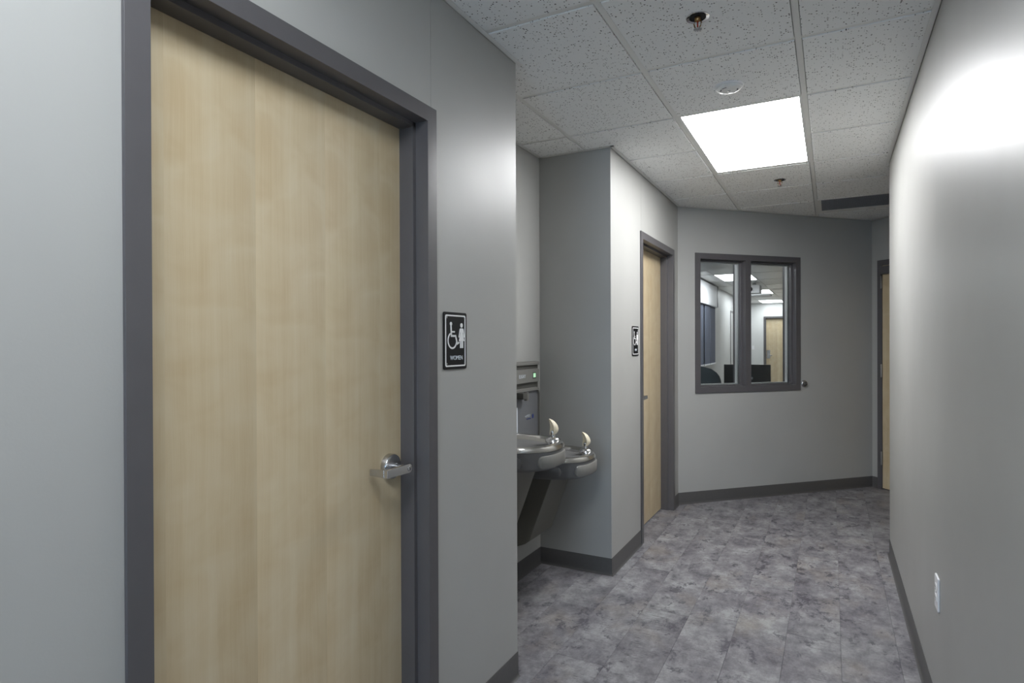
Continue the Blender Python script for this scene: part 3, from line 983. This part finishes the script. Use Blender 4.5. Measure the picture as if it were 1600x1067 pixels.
# ------------------------------------------------------------------ outlet on the right wall
t = empty('wall_outlet', (XR, 2.648, 0.498), -PI / 2); tag(t, 'white duplex power outlet low on the right wall', 'outlet')
MB().prism([(z, x) for x, z in rrect(-0.0375, -0.060, 0.0375, 0.060, 0.005)], -0.0065, 0.0, 'y').build('cover_plate', 'outlet', t, smooth=True, bevel=0.0022)
for z in (-0.0195, 0.0195):
    r_ = MB().prism([(q + z, p) for p, q in rrect(-0.0165, -0.014, 0.0165, 0.014, 0.009)], -0.0088, -0.006, 'y').build('receptacle', 'white', t, smooth=True, bevel=0.0006)
    sl = MB(); sl.box(-0.0075, -0.0091, z - 0.001, -0.0055, -0.0087, z + 0.007); sl.box(0.0055, -0.0091, z - 0.001, 0.0075, -0.0087, z + 0.006); sl.box(-0.002, -0.0091, z - 0.009, 0.002, -0.0087, z - 0.005)
    sl.build('slots', 'dark', r_)
MB().lathe([(0.003, 0), (0.003, 0.001)], 12, Matrix.Translation((0, -0.0065, 0)) @ Matrix.Rotation(PI / 2, 4, 'X')).build('screw', 'satin', t, smooth=True)


# ------------------------------------------------------------------ drinking fountains
def d_outline(depth, half, n=40, x_in=0.0, sq=2.35):
    """plan outline: straight back at the wall, sides that swing into a broad round front (x out, y sideways)"""
    pts = [(x_in, -half), ]
    cx = depth * 0.40
    pts.append((cx * 0.5, -half))
    for i in range(n + 1):
        a = -PI / 2 + PI * i / n
        ca, sa = math.cos(a), math.sin(a)
        pts.append((cx + (depth - cx) * (abs(ca) ** (2 / sq)), half * (abs(sa) ** (2 / sq)) * (1 if sa >= 0 else -1)))
    pts.append((cx * 0.5, half)); pts.append((x_in, half))
    return pts


def fountain(label, yc, zr, filler):
    """zr: height of the rim"""
    root = empty('drinking_fountain', (XA, yc, 0)); tag(root, label, 'fountain', 'wall-hung drinking fountains in the alcove')
    D, Hf = 0.468, 0.228
    mk = lambda dd, hh, z, xi=0.002: [(x, y, z) for x, y in d_outline(D + dd, Hf + hh, x_in=xi)]
    # lower body ring
    MB().loft([mk(-0.085, -0.050, zr - 0.128), mk(-0.030, -0.018, zr - 0.122), mk(-0.012, -0.006, zr - 0.108), mk(-0.004, -0.001, zr - 0.070), mk(-0.004, -0.001, zr - 0.030), mk(-0.012, -0.008, zr - 0.026)]).build('body', 'greyplastic', root, smooth=True)
    # stainless top: rolled rim and basin
    def ring(dd, hh, z, tilt=0.0):
        return [(x, y, z + tilt * (D - x)) for x, y in d_outline(D + dd, Hf + hh, x_in=0.002)]
    def inner(sx, sy, z, cx=0.215):
        return [(cx + (x - D / 2) * sx, y * sy, z) for x, y in d_outline(D, Hf, x_in=0.0, sq=2.2)]
    MB().loft([ring(-0.010, -0.006, zr - 0.030), ring(0.0, 0.0, zr - 0.028), ring(0.001, 0.001, zr - 0.018), ring(-0.006, -0.005, zr - 0.005), ring(-0.020, -0.016, zr),
               ring(-0.034, -0.028, zr - 0.002), inner(0.80, 0.80, zr - 0.012), inner(0.70, 0.72, zr - 0.050), inner(0.50, 0.50, zr - 0.072), inner(0.06, 0.06, zr - 0.082)], False, True).build('basin', 'steel', root, smooth=True)
    MB().lathe([(0.022, zr - 0.0805), (0.022, zr - 0.078), (0.016, zr - 0.0765)], 24, Matrix.Translation((0.215, 0, 0))).build('drain', 'chrome', root, smooth=True)
    # splash ledge rising to the wall
    lg = MB()
    lg.prism([(0.002, zr - 0.004), (0.075, zr - 0.004), (0.050, zr + 0.012), (0.002, zr + 0.030)][::-1], -Hf + 0.012, Hf - 0.012, 'y', Matrix(((0, 0, 1, 0), (0, 1, 0, 0), (1, 0, 0, 0), (0, 0, 0, 1))))
    lg.build('splash_ledge', 'steel', root, bevel=0.004)
    # bubbler on its dome at the right front of the rim
    bx, by = 0.390, 0.098
    dome = MB().lathe([(0.040, zr - 0.010), (0.038, zr + 0.002), (0.030, zr + 0.010), (0.016, zr + 0.0145), (0.004, zr + 0.016)], 32, Matrix.Translation((bx, by, 0)), False, True).build('bubbler_base', 'chrome', root, smooth=True)
    MB().lathe([(0.011, zr + 0.010), (0.0105, zr + 0.040)], 20, Matrix.Translation((bx, by, 0))).build('bubbler_neck', 'chrome', dome, smooth=True)
    # cream guard: a curved hood, wide below, hooking forward to a rounded tip
    gd = MB()
    prof_c = [(-0.008, 0.022, 0.015), (-0.003, 0.030, 0.024), (0.001, 0.042, 0.030), (0.003, 0.056, 0.030), (0.001, 0.072, 0.027), (-0.005, 0.087, 0.0215), (-0.012, 0.098, 0.0145), (-0.018, 0.104, 0.006)]
    n = 14; rings_o = []; rings_i = []
    for (dx, dz, hw) in prof_c:
        ro = []; ri = []
        for i in range(n + 1):
            a = -PI * 0.56 + PI * 1.12 * i / n + 0.80
            ro.append((bx + dx + hw * 0.95 * math.cos(a) - 0.004, by + hw * math.sin(a), zr + dz))
            ri.append((bx + dx + (hw - 0.0035) * 0.95 * math.cos(a) - 0.004, by + (hw - 0.0035) * math.sin(a), zr + dz))
        rings_o.append(ro + ri[::-1])
    gd.loft(rings_o).build('mouth_guard', 'cream', dome, smooth=True, bevel=0.0)
    MB().lathe([(0.0105, zr + 0.026), (0.0115, zr + 0.034), (0.0085, zr + 0.044), (0.003, zr + 0.047)], 18, Matrix.Translation((bx - 0.004, by + 0.002, 0))).build('bubbler_nozzle', 'satin', dome, smooth=True)
    # push pads: front pad wraps the front right, side pads on both flanks
    out = d_outline(D - 0.004, Hf - 0.001, n=160)
    def pad(name, i0, i1, mat, zlo, zhi, th=0.007):
        pts = out[i0:i1]
        m = len(pts); vo = []; 
        L_ = [0.0]
        for a, c in zip(pts, pts[1:]): L_.append(L_[-1] + math.hypot(c[0] - a[0], c[1] - a[1]))
        tot = L_[-1]; r = (zhi - zlo) * 0.42; zc = (zlo + zhi) / 2; hh = (zhi - zlo) / 2
        rings = []
        for k, (x, y) in enumerate(pts):
            a = pts[max(k - 1, 0)]; c = pts[min(k + 1, m - 1)]
            d = Vector((c[0] - a[0], c[1] - a[1])).normalized(); nn = Vector((d.y, -d.x))
            s_ = min(L_[k], tot - L_[k]); cut = 0 if s_ >= r else r - math.sqrt(max(0, r * r - (r - s_) ** 2))
            t_ = th * min(1, (s_ + 0.0005) / 0.006)
            h = max(hh - cut, 0.001)
            P0 = Vector((x, y)) - nn * 0.004; P1 = Vector((x, y)) + nn * t_; P1b = Vector((x, y)) + nn * (t_ * 0.6)
            rings.append([(P0.x, P0.y, zc - h), (P1b.x, P1b.y, zc - h), (P1.x, P1.y, zc - h * 0.82), (P1.x, P1.y, zc + h * 0.82), (P1b.x, P1b.y, zc + h), (P0.x, P0.y, zc + h)])
        return MB().loft(rings).build(name, mat, root, smooth=True)
    pad('push_pad', 50, 114, 'filler', zr - 0.106, zr - 0.046, 0.010)
    pad('push_pad', 6, 34, 'greyplastic', zr - 0.104, zr - 0.050, 0.006)
    pad('push_pad', 131, 160, 'greyplastic', zr - 0.104, zr - 0.050, 0.006)
    # apron below: sloping front, narrower than the basin
    ah = 0.155
    side = [(0.002, zr - 0.125), (0.285, zr - 0.125), (0.148, zr - 0.490), (0.120, zr - 0.512), (0.002, zr - 0.560)]
    MB().prism([(z, x) for x, z in side], -ah, ah, 'y', None).build('apron', 'apron', root, bevel=0.004)
    MB().box(0.002, -0.12, zr - 0.13, 0.33, 0.12, zr - 0.118).build('mounting_plate', 'fillerdark', root)
    if filler:
        w_ = 0.212; zt = 1.292
        MB().box(0.002, -w_, zr + 0.004, 0.030, w_, zt).build('filler_back', 'fillerdark', root, bevel=0.002)
        MB().box(0.002, -w_, zt - 0.020, 0.042, w_, zt).build('filler_cap', 'filler', root, bevel=0.004)
        hd = MB().prism([(p[1], p[0]) for p in [(y, z) for y, z in rrect(-w_ + 0.004, 1.168, w_ - 0.012, 1.248, 0.014)]], 0.0, 0.046, 'z', Matrix(((0, 0, 1, 0), (0, 1, 0, 0), (1, 0, 0, 0), (0, 0, 0, 1))))
        head = hd.build('filler_header', 'filler', root, smooth=True, bevel=0.003)
        # facing +x: text lies in the y-z plane
        def face_text(txt, size, mat, y, z, x, xs=1.0, name='lettering'):
            cu = bpy.data.curves.new('txt', 'FONT'); cu.body = txt; cu.size = size; cu.extrude = 0.0004; cu.align_x = 'CENTER'; cu.align_y = 'CENTER'
            to = bpy.data.objects.new('txt', cu); COL.objects.link(to)
            me = bpy.data.meshes.new_from_object(to.evaluated_get(bpy.context.evaluated_depsgraph_get()))
            bpy.data.objects.remove(to); bpy.data.curves.remove(cu)
            me.transform(Matrix(((0, 0, 1, x), (xs, 0, 0, y), (0, 1, 0, z), (0, 0, 0, 1))))
            me.materials.clear(); me.materials.append(M[mat])
            o = bpy.data.objects.new(name, me); COL.objects.link(o); return o
        face_text('ELKAY', 0.030, 'lightprint', -0.035, 1.208, 0.0465).parent = head
        dp = MB().box(0.0455, 0.105, 1.190, 0.0472, 0.150, 1.228).build('display_window', 'fillerdark', head, bevel=0.001)
        MB().box(0.047, 0.112, 1.197, 0.0478, 0.143, 1.222).build('green_display', 'green', head)
        # recessed bottle bay: outer shell with rounded top and dark inside
        shell = [(y, z) for y, z in rrect(-w_, zr + 0.006, w_, 1.135, 0.040, 8)]
        inn = [(y, z) for y, z in rrect(-w_ + 0.012, zr + 0.006, w_ - 0.012, 1.118, 0.030, 8)]
        m = len(shell); sh = MB()
        rg = [[(x, y, z) for y, z in poly] for x, poly in ((0.002, shell), (0.044, shell), (0.047, [(y * 0.988, z - 0.002) for y, z in shell]), (0.047, inn), (0.012, inn))]
        sh.loft(rg, False, False).build('bottle_bay', 'filler', root, smooth=True)
        MB().box(0.0305, -w_ + 0.011, zr + 0.010, 0.034, w_ - 0.011, 1.119).build('bay_back', 'bayback', root)
        noz = MB().lathe([(0.013, 1.068), (0.015, 1.075), (0.015, 1.118)], 20, Matrix.Translation((0.065, -0.020, 0))).build('bottle_nozzle', 'filler', root, smooth=True)
        MB().box(0.030, -0.09, 1.080, 0.080, -0.038, 1.115).build('sensor_block', 'fillerdark', root, bevel=0.003)
        face_text('ezH2O', 0.020, 'lightprint', 0.058, 0.968, 0.0345, 1.2).parent = root
        face_text('hydration', 0.013, 'blue', 0.072, 0.950, 0.0345, 1.2).parent = root
        ov = MB(); ov.prism([(0.960 + 0.014 * math.sin(2 * PI * i / 20), 0.128 + 0.011 * math.cos(2 * PI * i / 20)) for i in range(20)], 0.034, 0.0352, 'z', Matrix(((0, 0, 1, 0), (0, 1, 0, 0), (1, 0, 0, 0), (0, 0, 0, 1))))
        ov.build('blue_emblem', 'blue', root)
        MB().box(0.0338, -0.105, zr + 0.03, 0.0352, -0.075, 1.03).build('information_label', 'lightprint', root)
    return root


fountain('higher stainless drinking fountain with cream mouth guard, nearest in the alcove', 2.735, 0.912, False)
fountain('lower stainless drinking fountain with a bottle filler panel above', 3.200, 0.783, True)

# ------------------------------------------------------------------ office behind the window
OX0, OX1, OY1 = -2.18, 2.6, 19.72
def office_wall(name, label, bm): return wall(name, label, bm, 'office_wall')
b = MB(); b.box(OX0 - WT, YM + 0.25, 0, OX0, OY1, ZT); office_wall('wall_office_left', 'pale office wall with blinds seen through the window', b)
D4X = -1.806
b = MB(); b.box(OX0 - WT, OY1, 0, D4X + e, OY1 + WT, ZT); b.box(D4X + DW - e, OY1, 0, OX1 + WT, OY1 + WT, ZT); b.box(D4X + e, OY1, DH - e, D4X + DW - e, OY1 + WT, ZT)
office_wall('wall_office_back', 'pale far wall of the office with a maple door', b)
b = MB(); b.box(OX1, Y2 + 0.2, 0, OX1 + WT, OY1, ZT); office_wall('wall_office_right', 'pale right wall of the office, out of view', b)
b = MB(); b.box(OX0 - WT, YM + 0.10, 0, XL - 0.16, YM + 0.25, ZT); b.box(X2 + WT, Y2 + 0.05, 0, OX1, Y2 + 0.2, ZT); office_wall('wall_office_near', 'pale near wall of the office, out of view', b)
# white ceiling of the office with its grid, and the bulkhead by the window
mb = MB(); mb.prism([(OX0, 9.0), (OX1, 9.0), (OX1, OY1), (OX0, OY1)], ZC, ZC + 0.05)
mb.prism([(OX0, 5.6), (XL - 0.12, 5.6), (XW - 0.12, YW + 0.10), (XW + 0.1, YW + 0.2), (OX1, 7.0), (OX1, 9.0), (OX0, 9.0)], ZC, ZC + 0.05)
oc = mb.build('ceiling_office', 'fixture'); tag(oc, 'white tiled ceiling of the office', 'ceiling', kind='structure')
for k in range(8):
    x = -1.83 + k * P - 0.0
    if OX0 < x < OX1: MB().box(x - 0.012, 9.2, ZC - 0.004, x + 0.012, OY1, ZC).build('main_tee', 'tee', oc)
for k in range(9):
    y = 9.78 + k * P * 2
    if y < OY1: MB().box(OX0, y - 0.012, ZC - 0.004, OX1, y + 0.012, ZC).build('cross_tee', 'tee', oc)
b = MB(); b.prism([(OX0, 9.62), (OX0, 5.6), (XL - 0.14, 5.6), (XW - 0.14, YW + 0.13), (XW + 0.02, YW + 0.40)], ZC - 0.15, ZC - 0.0005)
tag(b.build('ceiling_bulkhead', 'fixture'), 'lowered white ceiling bulkhead just inside the office window', 'bulkhead', kind='structure')
for k, nm in enumerate(('nearest light panel in the office ceiling', 'middle light panel in the office ceiling', 'farthest light panel in the office ceiling')):
    y = 11.0 + 3.658 * k
    ceiling_panel(nm, -1.825, y, -1.215, y + 1.22, 'panel_office', fr=0.02).location.z = ZC - 0.008
ceiling_panel('square light panel added in the bulkhead, out of view, to brighten the glazing bead', -1.95, 6.25, -1.34, 6.86, 'panel_office', fr=0.02).location.z = ZC - 0.158  # added unseen lamp: lights the bead's left face and the near office
make_door('door_4', 'pale maple door at the far end of the office', (D4X, OY1, 0), 0, 'left', plate=True)
make_door('door_5', 'grey door in a dark frame on the office left wall', (OX0, 15.56, 0), PI / 2, 'left', leaf_mat='greydoor')
# switch plate
t = empty('light_switch', (-2.105, OY1, 1.247)); tag(t, 'white light switch on the far office wall', 'switch')
MB().box(-0.036, -0.006, -0.058, 0.036, 0, 0.058).build('cover_plate', 'white', t, bevel=0.002)
MB().box(-0.016, -0.010, -0.033, 0.016, -0.005, 0.033).build('rocker', 'outlet', t, bevel=0.001)
# panel blinds on the left office wall
t = empty('panel_blind', (OX0, 11.9, 0), PI / 2); tag(t, 'slate panel blinds under a white fascia on the office wall', 'blind')
MB().box(-1.6, -0.075, 2.140, 1.30, -0.001, 2.565).build('fascia', 'blindhead', t, bevel=0.004)
MB().box(1.302, -0.085, 2.140, 1.345, -0.001, 2.575).build('fascia_end', 'frame', t)
for k in range(5):
    x = 1.31 - 0.655 * (k + 1)
    if x < -1.7: continue
    MB().box(x + 0.085, -0.030 - 0.008 * (k % 2), 0.97, x + 0.655, -0.022 - 0.008 * (k % 2), 2.139).build('blind_panel', 'blind', t, bevel=0.001)
    MB().box(x + 0.043, -0.045, 0.955, x + 0.655, -0.016, 0.985).build('bottom_rail', 'blindhead', t, bevel=0.003)
# projector
t = empty('ceiling_projector', (-1.36, 13.0, ZC)); tag(t, 'white projector hung under the office ceiling', 'projector')
MB().lathe([(0.03, 0.0), (0.03, -0.06)], 16).build('mount_pole', 'white', t, smooth=True)
MB().box(-0.20, -0.18, -0.215, 0.12, 0.18, -0.045).build('body', 'white', t, bevel=0.015)
MB().box(-0.24, -0.20, -0.262, 0.31, 0.20, -0.225).build('lower_tray', 'white', t, bevel=0.01)
MB().lathe([(0.045, 0.0), (0.045, 0.04), (0.035, 0.045)], 20, Matrix.Translation((-0.06, -0.18, -0.13)) @ Matrix.Rotation(PI / 2, 4, 'X')).build('lens', 'monitor', t, smooth=True)
# desk, monitor and chair
t = empty('office_desk', (-0.85, 8.15, 0)); tag(t, 'grey desk under the black monitor, hidden below the window sill', 'desk')
MB().box(-0.42, -0.35, 0.715, 0.75, 0.40, 0.745).build('desktop', 'desk', t, bevel=0.003)
for x in (-0.37, 0.70):
    for y in (-0.30, 0.35):
        MB().box(x - 0.025, y - 0.025, 0.004, x + 0.025, y + 0.025, 0.715).build('leg', 'frame', t, bevel=0.002)
t = empty('computer_monitor', (-0.93, 8.05, 0.745)); tag(t, 'black computer monitor seen through the office window', 'monitor')
MB().box(-0.274, -0.022, 0.06, 0.274, 0.012, 0.385).build('bezel', 'monitor', t, bevel=0.006)
MB().box(-0.264, 0.0121, 0.075, 0.264, 0.0135, 0.375).build('screen', 'dark', t)
MB().box(-0.03, -0.055, 0.008, 0.03, -0.020, 0.25).build('stand', 'monitor', t, bevel=0.004)
MB().box(-0.13, -0.12, 0.0, 0.13, 0.07, 0.012).build('stand_foot', 'monitor', t, bevel=0.004)
MB().box(0.0, -0.0235, 0.20, 0.07, -0.0215, 0.23).build('badge', 'satin', t)
t = empty('office_chair', (-1.63, 8.62, 0.004)); tag(t, 'slate grey office chair with rounded back behind the window', 'chair')
bk = []
for k in range(13):
    z = 0.50 + 0.60 * k / 12
    f_ = min(1.0, math.sqrt(max(0.0, 1 - max(0.0, (k / 12 - 0.55) / 0.452) ** 3.2)))
    hw = 0.345 * (0.90 + 0.10 * math.sin(PI * k / 12)) * f_
    yb = -0.25 - 0.05 * (k / 12)
    rg = []
    for i in range(24):
        a = 2 * PI * i / 24
        x = max(hw, 0.02) * (abs(math.cos(a)) ** 0.6) * (1 if math.cos(a) >= 0 else -1)
        y = 0.045 * (0.4 + 0.6 * f_) * (abs(math.sin(a)) ** 0.8) * (1 if math.sin(a) >= 0 else -1)
        rg.append((x, yb + y + 0.35 * x * x, z))
    bk.append(rg)
MB().loft(bk).build('backrest', 'fabric', t, smooth=True)
MB().box(-0.25, -0.24, 0.43, 0.25, 0.25, 0.52).build('seat', 'fabric', t, smooth=True, bevel=0.03, seg=4)
MB().lathe([(0.03, 0.10), (0.03, 0.43)], 16).build('gas_column', 'monitor', t, smooth=True)
for k in range(5):
    a = 2 * PI * k / 5 + 0.3
    l_ = MB(); l_.tube([(0, 0, 0.12), (0.14 * math.cos(a), 0.14 * math.sin(a), 0.10), (0.29 * math.cos(a), 0.29 * math.sin(a), 0.075)], [0.03, 0.024, 0.018], 10)
    leg = l_.build('base_leg', 'monitor', t, smooth=True)
    MB().lathe([(0.026, -0.018), (0.028, -0.012), (0.028, 0.012), (0.026, 0.018)], 16, Matrix.Translation((0.29 * math.cos(a), 0.29 * math.sin(a), 0.028)) @ Matrix.Rotation(a, 4, 'Z') @ Matrix.Rotation(PI / 2, 4, 'X')).build('caster', 'monitor', leg, smooth=True)
for s_ in (-1, 1):
    MB().tube([(s_ * 0.24, -0.02, 0.46), (s_ * 0.29, -0.02, 0.48), (s_ * 0.295, -0.03, 0.66)], 0.014, 8).build('arm_post', 'monitor', t, smooth=True)
    MB().box(s_ * 0.295 - 0.035, -0.16, 0.655, s_ * 0.295 + 0.035, 0.10, 0.685).build('armrest', 'monitor', t, smooth=True, bevel=0.01, seg=3)

# glazed exit behind the photographer (daylight comes in here)
t = empty('window_2', (XL + 0.1, YB - WT, 0), 0); tag(t, 'glazed exit at the corridor end behind the photographer', 'window', kind='structure')
ww = XR - XL - 0.2
for a in (0, ww - 0.05): MB().box(a, 0.02, 0, a + 0.05, 0.10, 2.2).build('jamb', 'frame', t)
MB().box(0.05, 0.02, 2.15, ww - 0.05, 0.10, 2.2).build('head', 'frame', t)
MB().box(0.05, 0.02, 0.0, ww - 0.05, 0.10, 0.12).build('sill', 'frame', t)
MB().box(0.05, 0.055, 0.12, ww - 0.05, 0.063, 2.15).build('pane', 'glass', t)
